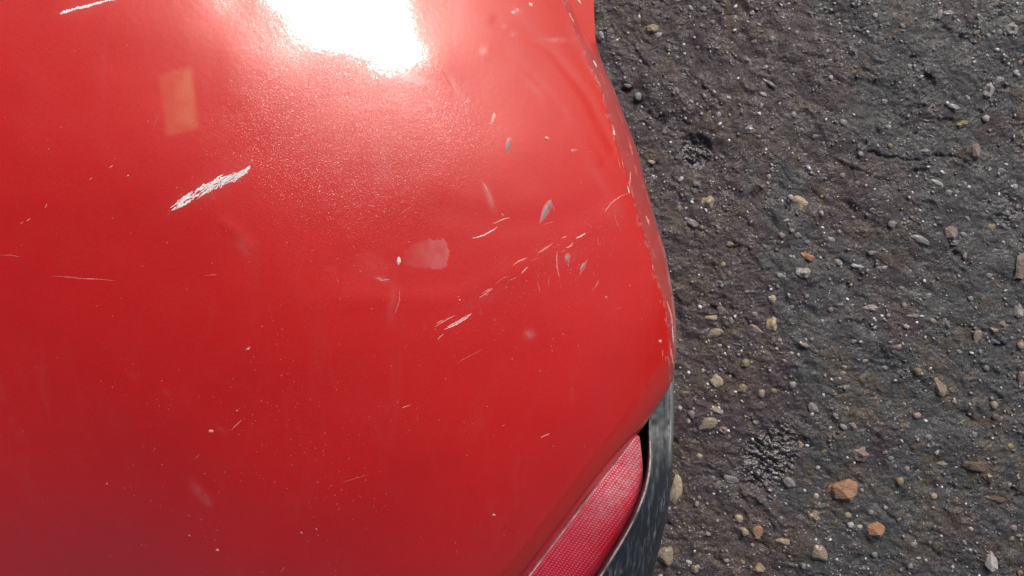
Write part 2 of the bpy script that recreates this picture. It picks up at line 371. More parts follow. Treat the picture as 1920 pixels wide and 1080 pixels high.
def groundz(x, y):
    u, v = gpx(x, y)
    near = np.exp(-np.maximum(np.hypot(x-.37, y)-.8, 0)*1.5)
    # ridged, flaky lumps; coordinates dragged so that lumps trail to the lower right as in trowelled tarmac
    xr = x*.80-y*.60; yr = x*.60+y*.80
    wx = (vnoise(x*60, y*60, 41)-.5)*.010; wy = (vnoise(x*60, y*60, 42)-.5)*.010
    h = (vnoise(xr*14, yr*22, 1)-.5)*.006
    h += (vnoise((xr+wx)*48, (yr+wy)*85, 2)-.5)*.0036
    h += (vnoise((xr+wx)*120, (yr+wy)*190, 3)-.5)*.0020
    r = np.abs(vnoise((x+wx)*230, (y+wy)*230, 4)-.5)*2
    rough = .55+.9*vnoise(x*18, y*18, 9)
    h += (r-.5)*.0011*rough
    h += (vnoise(x*420, y*420, 5)-.5)*.0008*rough
    wm = wetmask(u, v)
    h += wm*((np.abs(vnoise(xr*120, yr*270, 6)-.5)*2)*-.0044+.0010+(vnoise(xr*200, yr*330, 7)-.5)*.0020)
    for (pu, pv, rx, ry, a, dm) in PITS:
        ca, sa = math.cos(a), math.sin(a); dx = u-pu+(vnoise(u/7., v/7., 51)-.5)*9; dy = v-pv+(vnoise(u/7., v/7., 52)-.5)*9
        q = ((dx*ca+dy*sa)/rx)**2+((-dx*sa+dy*ca)/ry)**2
        h -= dm*.001*np.exp(-q**1.5*1.1)*(.75+.5*vnoise(u/4., v/4., 53))
    for pts, wd, a in LINES:
        d = segdist(u+(vnoise(u/9., v/9., 54)-.5)*8, v+(vnoise(u/9., v/9., 55)-.5)*8, pts); h += a*np.exp(-(d/wd)**2)
    return h*near
GZ = groundz(GX, GY)
gu, gv = gpx(GX, GY)
big = .6*vnoise(gu/120., gv/120., 61)+.4*vnoise(gu/35., gv/35., 62)
lean = .56*sstep(1560, 1280, gu)-.10*sstep(1560, 1700, gu)+.25*np.exp(-((gu-1420)/110.)**2-((gv-120)/130.)**2)+.15*sstep(700, 1000, gv)*sstep(1800, 1600, gu)*0
brown = sstep(.45, .72, big+lean)
tan = sstep(.60, .80, .5*vnoise(gu/60., gv/60., 63)+.5*vnoise(gu/22., gv/22., 64)+.13*sstep(1500, 1300, gu)+.12*sstep(500, 900, gv))
for (a, b, r) in ((1210, 290, 26), (1350, 415, 36), (1340, 505, 45), (1390, 740, 34), (1470, 830, 34), (1400, 980, 46), (1500, 1030, 44), (1310, 845, 30), (1845, 880, 46), (1760, 700, 34), (1870, 935, 36), (1860, 1035, 30), (1180, 20, 34), (1275, 740, 24), (1740, 930, 26)):
    tan = np.maximum(tan, .9*np.exp(-(((gu-a)/r)**2+((gv-b)/(r*.7))**2)))
pale = sstep(.35, .75, vnoise(gu/90., gv/90., 65)+.25*sstep(1500, 1850, gu))
wet = np.clip(wetmask(gu, gv)+.35*sstep(.6, .8, vnoise(gu/50., gv/50., 66)), 0, 1)
ground = link('ground', grid_mesh('ground', np.stack([GX, GY, GZ], -1), dict(brown=brown, tan=tan, pale=pale, wet=wet, tar=np.clip(wetmask(gu, gv)+.55*sstep(.70, .86, .6*vnoise(gu/26., gv/26., 67)+.4*vnoise(gu/9., gv/9., 68)), 0, 1)), flip=True), GROUND, kind='structure')

# ------------------------------------------------------------------ the car's rear corner
car = empty('car', (-.05, 0, .0), 'red car seen close from above, its scratched bumper corner over wet tarmac', 'car')
CARX = Vector(car.location)
def shift(me): me.transform(__import__('mathutils').Matrix.Translation(-CARX)); return me
bm_me = shift(grid_mesh('bumper', P, dict(scuff_and_halo=ex(np.clip(scuff_and_halo, 0, .8)), dust=ex(np.clip(dust, 0, .8)), window_reflection=ex(window_reflection), grain=ex(grain))))
bumper = link('bumper', bm_me, PAINT, car)

# --- reflector
RV = [817, 865, 902, 947, 976, 1013, 1076, 1197, 1400]
LU = lambda v: np.interp(v, [817, 902, 943, 1080, 1400], [1189, 1125, 1095, 990, 743])
RU = lambda v: np.interp(v, RV, [1197, 1204, 1204, 1197, 1183, 1161, 1124, 1052, 930])
# the strip is laid out along the edge: stations on the left edge matched with stations on the right edge
def polyl(pts, n):
    pts = np.array(pts, float); L = np.concatenate([[0], np.cumsum(np.hypot(*np.diff(pts, axis=0).T))])
    t = np.linspace(0, L[-1], n); return np.interp(t, L, pts[:, 0]), np.interp(t, L, pts[:, 1])
def smooth_poly(pts, n, it=6):
    x, y = polyl(pts, 60)
    for _ in range(it):
        x[1:-1] = .25*x[:-2]+.5*x[1:-1]+.25*x[2:]; y[1:-1] = .25*y[:-2]+.5*y[1:-1]+.25*y[2:]
    return polyl(np.stack([x, y], 1), n)
LE = [(1193, 816), (1160, 860), (1124, 905), (1060, 989), (988, 1084), (900, 1196), (740, 1400)]
RE = [(1199, 818), (1205, 865), (1206, 902), (1200, 945), (1184, 979), (1158, 1026), (1116, 1090), (1066, 1170), (905, 1400)]
nl, nw = 620, 120
lx, ly = smooth_poly(LE, nl, 3); rx_, ry_ = smooth_poly(RE, nl, 3)
def edge_d(u, v):
    B = bound(v); return depth(np.minimum(u, B-1), v)
tt = np.linspace(-.03, 1, nw)[None, :]
RUU = lx[:, None]*(1-tt)+rx_[:, None]*tt; RVV = ly[:, None]*(1-tt)+ry_[:, None]*tt
dl = edge_d(lx-3, ly)[:, None]+.0035
wid = np.hypot(rx_-lx, ry_-ly)[:, None]
RD = dl+wid*.00011*tt+wid*.00005*tt**3+.0012*np.clip(1-tt*wid/6, 0, 1)**2
# prism cells in rows along the lens
ang = math.atan2(-.79, .61)
a_ = (RUU*.61-RVV*.79)/5.0*1.0; b_ = (RUU*.79+RVV*.61)/6.6
row = np.floor(b_); a2 = a_+.5*(row % 2)
ca = np.abs((a2 % 1)-.5)*2; cb = np.abs((b_ % 1)-.5)*2
cellh = (1-ca)*(1-cb)
edge = sstep(.0, .05, tt)*sstep(1.0, .90, tt)
edge = edge*(1-sstep(.80, .86, tt+.0*wid)*sstep(930, 980, RVV))
RD = RD-cellh*.0007*edge
cell = np.clip(cellh*1.5*edge+(1-edge)*.10, 0, 1)
ds = np.exp(-(((RUU-1165)*.62-(RVV-905)*.78)/95.)**2-(((RUU-1165)*.78+(RVV-905)*.62)/26.)**2)*1.1
ds += .9*np.exp(-((RUU-1190)/12.)**2-((RVV-845)/22.)**2)
ds += .16*vnoise(RUU/18., RVV/18., 71)+.35*sstep(.10, .0, tt)
ds = np.clip(ds*.8, 0, .8)
reflector = link('reflector', shift(grid_mesh('reflector', unproj(RUU, RVV, RD), dict(cell=cell, dust=ds))), LENS, car)
reflector['label'] = 'red reflector strip with a fine prism pattern and a dusty pale smear'
def tube(name, xs, ys, d, r, mat, parent, seg=8):
    P0 = unproj(np.asarray(xs), np.asarray(ys), np.asarray(d)); T = np.gradient(P0, axis=0); T /= np.linalg.norm(T, axis=1)[:, None]
    Aa = np.cross(T, [0, 0, 1.]); Aa /= np.linalg.norm(Aa, axis=1)[:, None]; Bb = np.cross(T, Aa)
    th = np.linspace(0, 2*np.pi, seg+1); rr = np.broadcast_to(np.asarray(r), (len(P0),))[:, None, None]
    G = P0[:, None]+rr*(np.cos(th)[None, :, None]*Aa[:, None]+np.sin(th)[None, :, None]*Bb[:, None])
    return link(name, shift(grid_mesh(name, G)), mat, parent)
k = nl
tube('rim_reflection', lx+1.0, ly+1.2, RD[:, 3]-.0004, .00030+.00022*np.array([vnoise(np.array(i/14.), np.array(0.), 73) for i in range(nl)]), RIM, reflector)  # white reflection of the lens edge, painted as a pale tube

# --- dark recess behind lens and lower trim
ru = np.linspace(0, 1, 12)[None, :]
vv = np.linspace(690, 1400, 60)
ua = np.interp(vv, [690, 800, 1400], [1180, 1150, 640]); ub = np.interp(vv, [690, 740, 800, 870, 960, 1400], [1190, 1205, 1222, 1226, 1205, 900])
UU = ua[:, None]*(1-ru)+ub[:, None]*ru; VV = np.repeat(vv[:, None], 12, 1)
RDp = edge_d(ua, vv)[:, None]+.030+.004*vnoise(UU/12., VV/12., 75)+.016
link('recess_liner', shift(grid_mesh('recess_liner', unproj(UU, VV, RDp))), DARK, car)

# --- black lower trim
IE = [(1240, 672), (1228, 730), (1213, 785), (1217, 832), (1217, 872), (1212, 908), (1201, 940), (1187, 974), (1163, 1017), (1127, 1075), (1066, 1172), (905, 1400)]
OE = [(1262, 668), (1264, 722), (1264, 790), (1262, 865), (1256, 939), (1245, 995), (1224, 1078), (1196, 1172), (1110, 1400)]
n1, n2 = 420, 90
ix, iy = smooth_poly(IE, n1, 4); ox, oy = smooth_poly(OE, n1, 4)
t = np.linspace(0, 1, n2)[None, :]
BU = ix[:, None]*(1-t)+ox[:, None]*t; BV = iy[:, None]*(1-t)+oy[:, None]*t
bw = np.hypot(ox-ix, oy-iy)[:, None]
base = edge_d(np.minimum(ix, 1262), np.clip(iy, 0, 1500))[:, None]+.0075
kk = np.ones(31)/31.; base = np.convolve(np.concatenate([base[:1, 0].repeat(15), base[:, 0], base[-1:, 0].repeat(15)]), kk, 'valid')[:, None]
BD = base+.0035*(1-(1-t)**2)+.016*t**2+.012*np.clip((t-.86)/.14, 0, 1)**2
BD = BD-.0022*np.exp(-((t*bw-3)/2.6)**2)                                        # raised inner lip
BD = BD+.0016*np.exp(-((t*bw-14)/8.)**2)                                          # shallow groove behind the lip
bead = sstep(900, 800, BV)*sstep(690, 740, BV)
BD = BD-.0030*np.exp(-(((1-t)*bw-6)/3.2)**2)*bead                                 # bead along the outer edge
wear_and_highlight = 1.1*np.exp(-((t*bw-3)/3.2)**2)*(.55+.7*vnoise(BU/9., BV/9., 81))*sstep(770, 850, BV)  # real wear mixed with lip and bead highlights put into the colour
wear_and_highlight += .95*np.exp(-(((1-t)*bw-6)/3.6)**2)*bead
wear_and_highlight += .6*sstep(900, 780, BV)*(vnoise(BU/7., BV/11., 82))+.25*np.exp(-((BV-720)/25.)**2)
wear_and_highlight = np.clip(wear_and_highlight, 0, 1)
PB = unproj(BU, BV, BD)
ext = []
for dz, di in ((.004, 0), (.012, .001), (.03, .004), (.08, .012), (.18, .03)):
    Q = PB[:, -1].copy(); Q[:, 2] -= dz; Q[:, 0] -= di; ext.append(Q)
pre = PB[:, :1].copy(); pre2 = pre.copy(); pre[..., 2] -= .006; pre2[..., 2] -= .024; pre2[..., 0] += .002
PB = np.concatenate([pre2, pre, PB, np.stack(ext, 1)], 1)
wear_and_highlight = np.concatenate([np.zeros((n1, 2)), wear_and_highlight, np.repeat(wear_and_highlight[:, -1:]*.4, 5, 1)], 1)
trim = link('lower_trim', shift(grid_mesh('lower_trim', PB, dict(wear_and_highlight=wear_and_highlight))), BLACK, car)
m_ = iy > 826
tube('lip_highlight_and_dirt', ix[m_]+2.5, iy[m_], BD[m_, 2]-.0009, .00035+.0004*np.array([float(vnoise(np.array(i/16.), np.array(3.), 77)) for i in range(int(m_.sum()))]), RIM, trim)  # pale tube carries the lip's highlight and dirt as colour
trim['label'] = 'scuffed black plastic lower edge with a pale worn lip, its highlight painted in'

# --- scratches, chips and painted reflections, each a thin raised sliver on the skin
def Z3(l): return [(640+x/3, 330+y/3) for x, y in l]
def Z6(l): return [(x/3, 360+y/3) for x, y in l]
def Z7(l): return [(x/3, 720+y/3) for x, y in l]
def sliver(pts, wpx, mat, off=.00010, rag=.35, name='scratch_and_glare'):
    L = sum(math.dist(a, b) for a, b in zip(pts[:-1], pts[1:]))
    n = max(5, int(L/2.2)); x, y = polyl(pts, n)
    tx, ty = np.gradient(x), np.gradient(y); l = np.hypot(tx, ty); tx, ty = tx/l, ty/l
    s = np.linspace(0, 1, n); w = wpx*.5*(np.clip(np.sin(np.pi*s), 0, 1)**.6+.08)*(1-rag+2*rag*rng.random(n))
    j = (rng.random(n)-.5)*wpx*.5*rag*2
    a = [surf(x+(-ty)*(w*k+j), y+tx*(w*k+j), o) for k, o in ((-1, -.00005), (-.4, off), (.4, off), (1, -.00005))]
    return link(name, shift(grid_mesh(name, np.stack(a, 1), flip=False)), SCR[mat], bumper)
SC = [(Z3([(735, 352), (800, 335), (860, 300), (880, 285)]), 2.4, 'white'), (Z3([(850, 272), (905, 245), (952, 232)]), 2.2, 'pale'), (Z3([(868, 262), (925, 240)]), 1.6, 'pale'),
 (Z3([(898, 205), (915, 228)]), 1.6, 'pale'), (Z3([(800, 40), (820, 90), (842, 150), (860, 180)]), 4.5, 'pink'), (Z3([(525, 850), (560, 826), (600, 805), (640, 785)]), 2.0, 'pale'), (Z3([(532, 830), (575, 808)]), 1.6, 'pale'),
 (Z3([(575, 865), (640, 838), (700, 803), (735, 770)]), 2.6, 'white'), (Z3([(590, 852), (660, 815), (722, 778)]), 1.8, 'white'), (Z3([(540, 920), (575, 888)]), 1.8, 'pale'),
 (Z3([(775, 688), (820, 655), (855, 630)]), 1.9, 'pale'), (Z3([(790, 662), (825, 640), (850, 632)]), 1.6, 'pale'), (Z3([(800, 678), (838, 660)]), 1.5, 'pink'),
 (Z3([(960, 505), (1000, 478), (1048, 458)]), 1.9, 'pale'), (Z3([(1010, 552), (1030, 530), (1052, 508)]), 2.2, 'pale'), (Z3([(975, 492), (1040, 466)]), 1.5, 'pink'),
 (Z3([(1105, 432), (1150, 408), (1187, 380)]), 2.0, 'pale'), (Z3([(1125, 415), (1160, 392)]), 1.4, 'pink'), (Z3([(1235, 352), (1272, 338)]), 1.8, 'pale'), (Z3([(1320, 352), (1350, 337), (1378, 320)]), 2.4, 'white'),
 (Z3([(1215, 420), (1211, 460), (1213, 510), (1226, 572)]), 2.0, 'pale'), (Z3([(1100, 590), (1112, 625), (1120, 662)]), 2.0, 'pink'), (Z3([(1262, 405), (1290, 395), (1305, 372)]), 2.4, 'pale'), (Z3([(1235, 430), (1262, 415)]), 2.2, 'pink'),
 (Z3([(1340, 560), (1362, 510), (1382, 472)]), 4.2, 'pink'), (Z3([(1425, 637), (1450, 585)]), 2.6, 'pink'), (Z3([(1272, 490), (1280, 515)]), 1.5, 'pale'), (Z3([(1175, 140), (1190, 170), (1202, 205)]), 2.4, 'pink'),
 (Z3([(195, 572), (225, 590), (275, 582)]), 3.4, 'pink'), (Z3([(205, 568), (240, 592)]), 1.5, 'pale'), (Z3([(328, 640), (326, 700), (300, 780)]), 3.0, 'pink'), (Z3([(318, 225), (365, 190), (408, 165)]), 1.5, 'pink'),
 (Z3([(1130, 275), (1200, 255)]), 1.2, 'pink'), (Z3([(860, 615), (900, 580), (950, 560)]), 1.2, 'pink'), (Z3([(940, 590), (990, 570)]), 1.3, 'pink'), (Z3([(1060, 480), (1110, 460)]), 1.2, 'pink'), (Z3([(1380, 262), (1412, 290)]), 1.6, 'pink'),
 (Z3([(1440, 340), (1448, 395)]), 1.6, 'pink'), (Z3([(1170, 560), (1165, 620)]), 1.5, 'pink'), (Z3([(1535, 190), (1545, 250), (1570, 310)]), 1.4, 'pink'), (Z3([(1478, 205), (1520, 150), (1570, 115), (1612, 98)]), 1.6, 'pale'),
 (Z3([(1610, 55), (1622, 102)]), 2.4, 'white'), (Z3([(1712, 222), (1722, 245), (1735, 275)]), 4.0, 'pale'), (Z3([(1830, 700), (1850, 760), (1868, 850)]), 3.0, 'pale'), (Z3([(1862, 840), (1868, 940)]), 2.4, 'white'),  # wide pale mark on the crease is a painted glint
 (Z3([(1850, 960), (1868, 1060)]), 4.5, 'pale'), (Z3([(1835, 1010), (1850, 1075)]), 3.0, 'pink'), (Z3([(1780, 330), (1800, 400)]), 2.4, 'pink'), (Z3([(1745, 400), (1775, 480)]), 1.8, 'pink'),
 (Z6([(290, 474), (380, 478), (450, 488), (560, 492), (650, 500)]), 2.0, 'pink'), (Z6([(450, 488), (560, 492)]), 2.2, 'pale'), (Z6([(0, 357), (60, 356), (112, 366)]), 1.6, 'pink'), (Z6([(1150, 470), (1225, 465)]), 1.5, 'pink'),
 (Z6([(115, 180), (130, 168)]), 1.8, 'pale'), (Z6([(145, 168), (175, 145)]), 2.0, 'pale'), (Z6([(252, 92), (266, 66)]), 2.4, 'pale'), (Z6([(1380, 888), (1412, 872)]), 2.2, 'pale'), (Z6([(1395, 880), (1402, 865)]), 1.2, 'pale'),
 (Z7([(1300, 262), (1325, 235), (1360, 202)]), 1.6, 'pale'), (Z7([(1095, 425), (1125, 392)]), 2.0, 'pink'), (Z7([(1575, 1060), (1605, 1027)]), 2.0, 'pink'),
 ([(754, 765), (770, 759)], 2.0, 'pale'), ([(1013, 821), (1031, 813)], 2.0, 'pale'), ([(288, 237), (297, 213)], 1.4, 'pink'), ([(167, 338), (173, 333)], 2.0, 'pale'), ([(205, 315), (212, 310)], 2.0, 'pale'), ([(596, 356), (600, 345)], 1.8, 'pale'),
 ([(973, 197), (987, 210)], 1.6, 'pink'), ([(905, 341), (914, 358)], 2.6, 'pale'), ([(828, 130), (848, 165)], 3.0, 'pink'), ([(1066, 22), (1076, 42)], 2.6, 'pale'), ([(1090, 8), (1076, -14)], 3.0, 'white'), ([(1112, 112), (1119, 126)], 3.0, 'white'), ([(1150, 240), (1153, 254)], 3.6, 'white'), ([(1183, 320), (1180, 352)], 2.6, 'pale'), ([(1190, 305), (1194, 330)], 3.0, 'pink'),  # white marks along the crease are painted glints
 ([(940, 800), (948, 796)], 1.5, 'pink'), ([(120, 521), (150, 520)], 1.4, 'pink'), ([(640, 905), (690, 890)], 1.0, 'pink'), ([(857, 680), (905, 655)], 1.1, 'pink')]
for a, b_w, c in SC: sliver(a, b_w, c)
# two bright reflected streaks, painted as bundles of white strokes
for k in range(64):
    t = random.random()**.9; o = random.uniform(-1, 1)*(9.5+3*math.sin(t*5)); L = random.uniform(14, 46)
    cx = 326+136*t-o*.46; cy = 384-64*t+o*.89+2.5*math.sin(t*9); a = -.50+random.gauss(-.10, .10)
    L = min(L, 2*(t*150+8), 2*((1-t)*150+8))
    dx, dy = math.cos(a)*L/2, math.sin(a)*L/2
    sliver([(cx-dx, cy-dy+random.uniform(-2, 2)), (cx, cy), (cx+dx, cy+dy+random.uniform(-2, 2))], random.uniform(1.6, 4.0), random.choice(('glare', 'glare', 'glare', 'white')), rag=.6)
for pts_, w_ in (([(112, 26), (126, 21), (140, 17)], 5.5), ([(120, 23), (150, 14), (178, 9)], 5.5), ([(140, 16), (170, 9), (200, 2)], 4.2), ([(165, 10), (200, 1), (226, -3)], 3.8), ([(195, 2), (232, -5)], 4)):
    sliver(pts_, w_, 'glare', rag=.45)
for k in range(16):  # pink strokes paint the halo round the reflected streak
    t = random.random(); o = random.choice((-1, 1))*random.uniform(14, 20)
    cx = 326+136*t-o*.46; cy = 384-64*t+o*.89; L = random.uniform(8, 24)
    sliver([(cx-L*.42, cy+L*.24), (cx, cy), (cx+L*.42, cy-L*.22)], random.uniform(.8, 1.5), 'pink', rag=.5)
# worn streaks along the outer crease and edge
for k in range(46):
    v = random.uniform(120, 700); e = random.gauss(np.interp(v, CRV, CRW), 5) if random.random() < .5 else random.uniform(2, 12)
    u = float(sil(v))-max(e, 2.5); v2 = v+random.uniform(5, 26); u2 = float(sil(v2))-max(e, 2.5)+random.uniform(-1.5, 1.5)
    sliver([(u, v), ((u+u2)/2, (v+v2)/2), (u2, v2)], random.uniform(.9, 2.4), random.choice(('pink', 'pink', 'pale')), rag=.6)
# chips
def chip(u, v, rx, ry, a, mat, h=.0004, n=10):
    me = bpy.data.meshes.new('paint_chip'); vs = []; ca, sa = math.cos(a), math.sin(a)
    for k, o in ((1., -.00005), (.7, h*.8)):
        for i in range(n):
            th = 2*math.pi*i/n; q = k*(1+.6*(random.random()-.5)); x = rx*q*math.cos(th); y = ry*q*math.sin(th)
            vs.append(tuple(surf(u+x*ca-y*sa, v+x*sa+y*ca, o)))
    vs.append(tuple(surf(u, v, h)))
    fs = [(i, n+i, n+(i+1) % n, (i+1) % n) for i in range(n)]+[(n+i, 2*n, n+(i+1) % n) for i in range(n)]
    me.from_pydata(vs, [], fs); me.update()
    return link('paint_chip', shift(me), SCR[mat], bumper)
for u, v, rx, ry, a, mt in ((748, 489, 4.5, 7, .2, 'white'), (953, 272, 4, 14, .25, 'grey'), (925, 223, 4, 11, .25, 'pale'), (1023, 397, 5, 20, .35, 'grey'), (1030, 384, 4, 9, .1, 'grey'), (1064, 485, 4, 8, 0, 'grey'), (1093, 500, 3, 8, .45, 'grey'),
                            (396, 809, 4, 4, 0, 'pale'), (407, 1032, 3, 3, 0, 'pale'), (200, 908, 2.5, 2.5, 0, 'pink'), (355, 1005, 2.5, 2.5, 0, 'pink'), (444, 771, 2.5, 2, 0, 'pink'), (593, 993, 2.5, 2.5, 0, 'pink'), (565, 1000, 3, 3, 0, 'pink'),
                            (1137, 558, 3, 3, 0, 'pink'), (1238, 640, 3, 3, 0, 'pale'), (1025, 259, 4.5, 3.5, .6, 'pale'), (1077, 283, 7, 4, 0, 'pink'), (963, 24, 5, 4, 0, 'pale'), (970, 20, 3, 5, 0, 'pale'),
                            (465, 655, 3, 2, -.3, 'pale'), (926, 966, 3, 2, 0, 'pale'), (995, 8, 4, 3, .6, 'white'), (862, 563, 2, 2, 0, 'pale'), (240, 330, 2, 2, 0, 'pale')):
    if mt == 'grey': chip(u, v, rx*1.5, ry*1.2, a, 'pink', .0002)
    chip(u, v, rx, ry, a, mt)
# dirt specks too many to count
def specks(name, pts, mat, r0, r1, kind='stuff'):
    vs, fs = [], []
    for u, v in pts:
        r = r0+(r1-r0)*random.random()**2.2; k = len(vs); n = 5; sq = .6+.4*random.random(); ph = random.random()*3
        for i in range(n):
            th = 2*math.pi*i/n+ph; vs.append((u+r*math.cos(th), v+r*sq*math.sin(th), -.00003))
        vs.append((u, v, .00018)); fs += [(k+i, k+n, k+(i+1) % n) for i in range(n)]
    A = np.array(vs); Q = surf(A[:, 0], A[:, 1], A[:, 2])
    me = bpy.data.meshes.new(name); me.from_pydata(Q.tolist(), [], fs); me.update()
    return link(name, shift(me), mat, bumper, kind)
pts = []
while len(pts) < 900:
    u, v = random.uniform(0, 1240), random.uniform(0, 1080)
    p = .12+.9*math.exp(-((u-620-(700-v)*.35)/230)**2-((v-860)/170)**2)+.5*math.exp(-((u-960)/200)**2-((v-560)/90)**2)+.5*math.exp(-((u-560)/180)**2-((v-420)/90)**2)
    if random.random() < p*.8*(.2+1.6*float(vnoise(np.array(u/45.), np.array(v/45.), 91) > .55)) and u < float(bound(np.array(v)))-8: pts.append((u, v))
specks('dried_dirt_specks', pts[:700], SCR['pink'], .7, 2.0)
specks('dark_dirt_specks', pts[700:], SCR['dark'], .6, 1.5)
# fine hatching of scuff lines as one sub-part
vs, fs = [], []
for k in range(340):
    t = random.random(); cx = 820+t*340+random.gauss(0, 26); cy = 625-t*235+random.gauss(0, 20)
    if random.random() < .25: cx, cy = 1085+random.gauss(0, 40), 490+random.gauss(0, 36)
    if cx > float(bound(np.array(cy)))-20: continue
    a = -.55+random.gauss(0, .22) if random.random() < .85 else random.uniform(1.3, 1.8)
    l = random.uniform(3, 11); wv = random.uniform(.28, .5); dx, dy = math.cos(a)*l/2, math.sin(a)*l/2; nx, ny = -math.sin(a)*wv, math.cos(a)*wv
    i = len(vs); vs += [(cx-dx, cy-dy, 0), (cx+nx, cy+ny, .00002), (cx+dx, cy+dy, 0), (cx-nx, cy-ny, .00009)]; fs += [(i, i+1, i+3), (i+1, i+2, i+3)]
A = np.array(vs); Q = surf(A[:, 0], A[:, 1], A[:, 2]+.00004); me = bpy.data.meshes.new('fine_scuffs'); me.from_pydata(Q.tolist(), [], fs); me.update()
link('fine_scuffs', shift(me), SCR['pink'], bumper, 'stuff')

# ------------------------------------------------------------------ stones set in the tarmac
def stone_mat(name, c1, c2, rough=.45):
    m, nt, b = newmat(name)
    tc = N(nt, 'ShaderNodeTexCoord').outputs['Object']; oi = N(nt, 'ShaderNodeObjectInfo').outputs['Random']
    ad = N(nt, 'ShaderNodeVectorMath', operation='ADD'); nt.links.new(tc, ad.inputs[0]); nt.links.new(oi, ad.inputs[1])
    n = tex(nt, ad.outputs[0], 2.2, 4, .65, .5); n2 = tex(nt, ad.outputs[0], 9, 3, .6)
    col = mixc(nt, ramp(nt, n, .36, .64), c1, c2)
    col = mixc(nt, mathn(nt, 'MULTIPLY', ramp(nt, n2, .56, .72), .45), col, (.07, .06, .05))
    col = mixc(nt, mathn(nt, 'MULTIPLY', oi, .35), col, (.20, .18, .16))
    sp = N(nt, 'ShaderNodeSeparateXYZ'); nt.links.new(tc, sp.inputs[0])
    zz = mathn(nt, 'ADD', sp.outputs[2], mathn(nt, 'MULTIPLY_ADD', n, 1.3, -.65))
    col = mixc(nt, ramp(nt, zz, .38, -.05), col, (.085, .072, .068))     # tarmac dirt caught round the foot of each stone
    b.inputs['Coat Weight'].default_value = .5; b.inputs['Coat Roughness'].default_value = .2
    nt.links.new(col, b.inputs['Base Color']); b.inputs['Roughness'].default_value = rough
    n3 = tex(nt, ad.outputs[0], 3.5, 5, .7)
    nt.links.new(bump(nt, n3, .25, .5), b.inputs['Normal'])
    return m
SM = {'c': stone_mat('cream_stone', (.68, .57, .42), (.52, .41, .26)), 't': stone_mat('tan_stone', (.50, .40, .30), (.36, .28, .20)), 'o': stone_mat('orange_stone', (.56, .22, .08), (.50, .32, .20)),
      'w': stone_mat('white_stone', (.70, .68, .66), (.42, .40, .39), .35), 'g': stone_mat('grey_stone', (.42, .42, .43), (.26, .26, .27), .4), 'y': stone_mat('yellowish_stone', (.38, .33, .17), (.28, .23, .13)),
      'b': stone_mat('brown_stone', (.19, .12, .07), (.10, .07, .05)), 'p': stone_mat('pinkish_stone', (.46, .34, .30), (.32, .23, .21)), 'u': stone_mat('bluish_stone', (.34, .40, .48), (.20, .22, .25), .25)}
def stone_mesh(sub, ang, seed):
    bm = bmesh.new(); bmesh.ops.create_icosphere(bm, subdivisions=sub, radius=1)
    for v in bm.verts:
        c = v.co.copy(); f = 1+ang*(mnoise.noise(c*1.1+Vector((seed*7.3, seed, 0))))+.35*ang*mnoise.noise(c*2.7+Vector((0, seed*3.1, 5)))
        if ang > .5:
            c = Vector([math.copysign(abs(k)**.75, k) for k in c])
        v.co = c*f
    me = bpy.data.meshes.new('stone'); bm.to_mesh(me); bm.free()
    me.polygons.foreach_set('use_smooth', [ang < .6]*len(me.polygons)); me.materials.append(SM['c']); return me
RND = [stone_mesh(3, .5, i) for i in range(8)]; ANG = [stone_mesh(2, .75, i+20) for i in range(5)]; SML = [stone_mesh(2, .5, i+40) for i in range(6)]
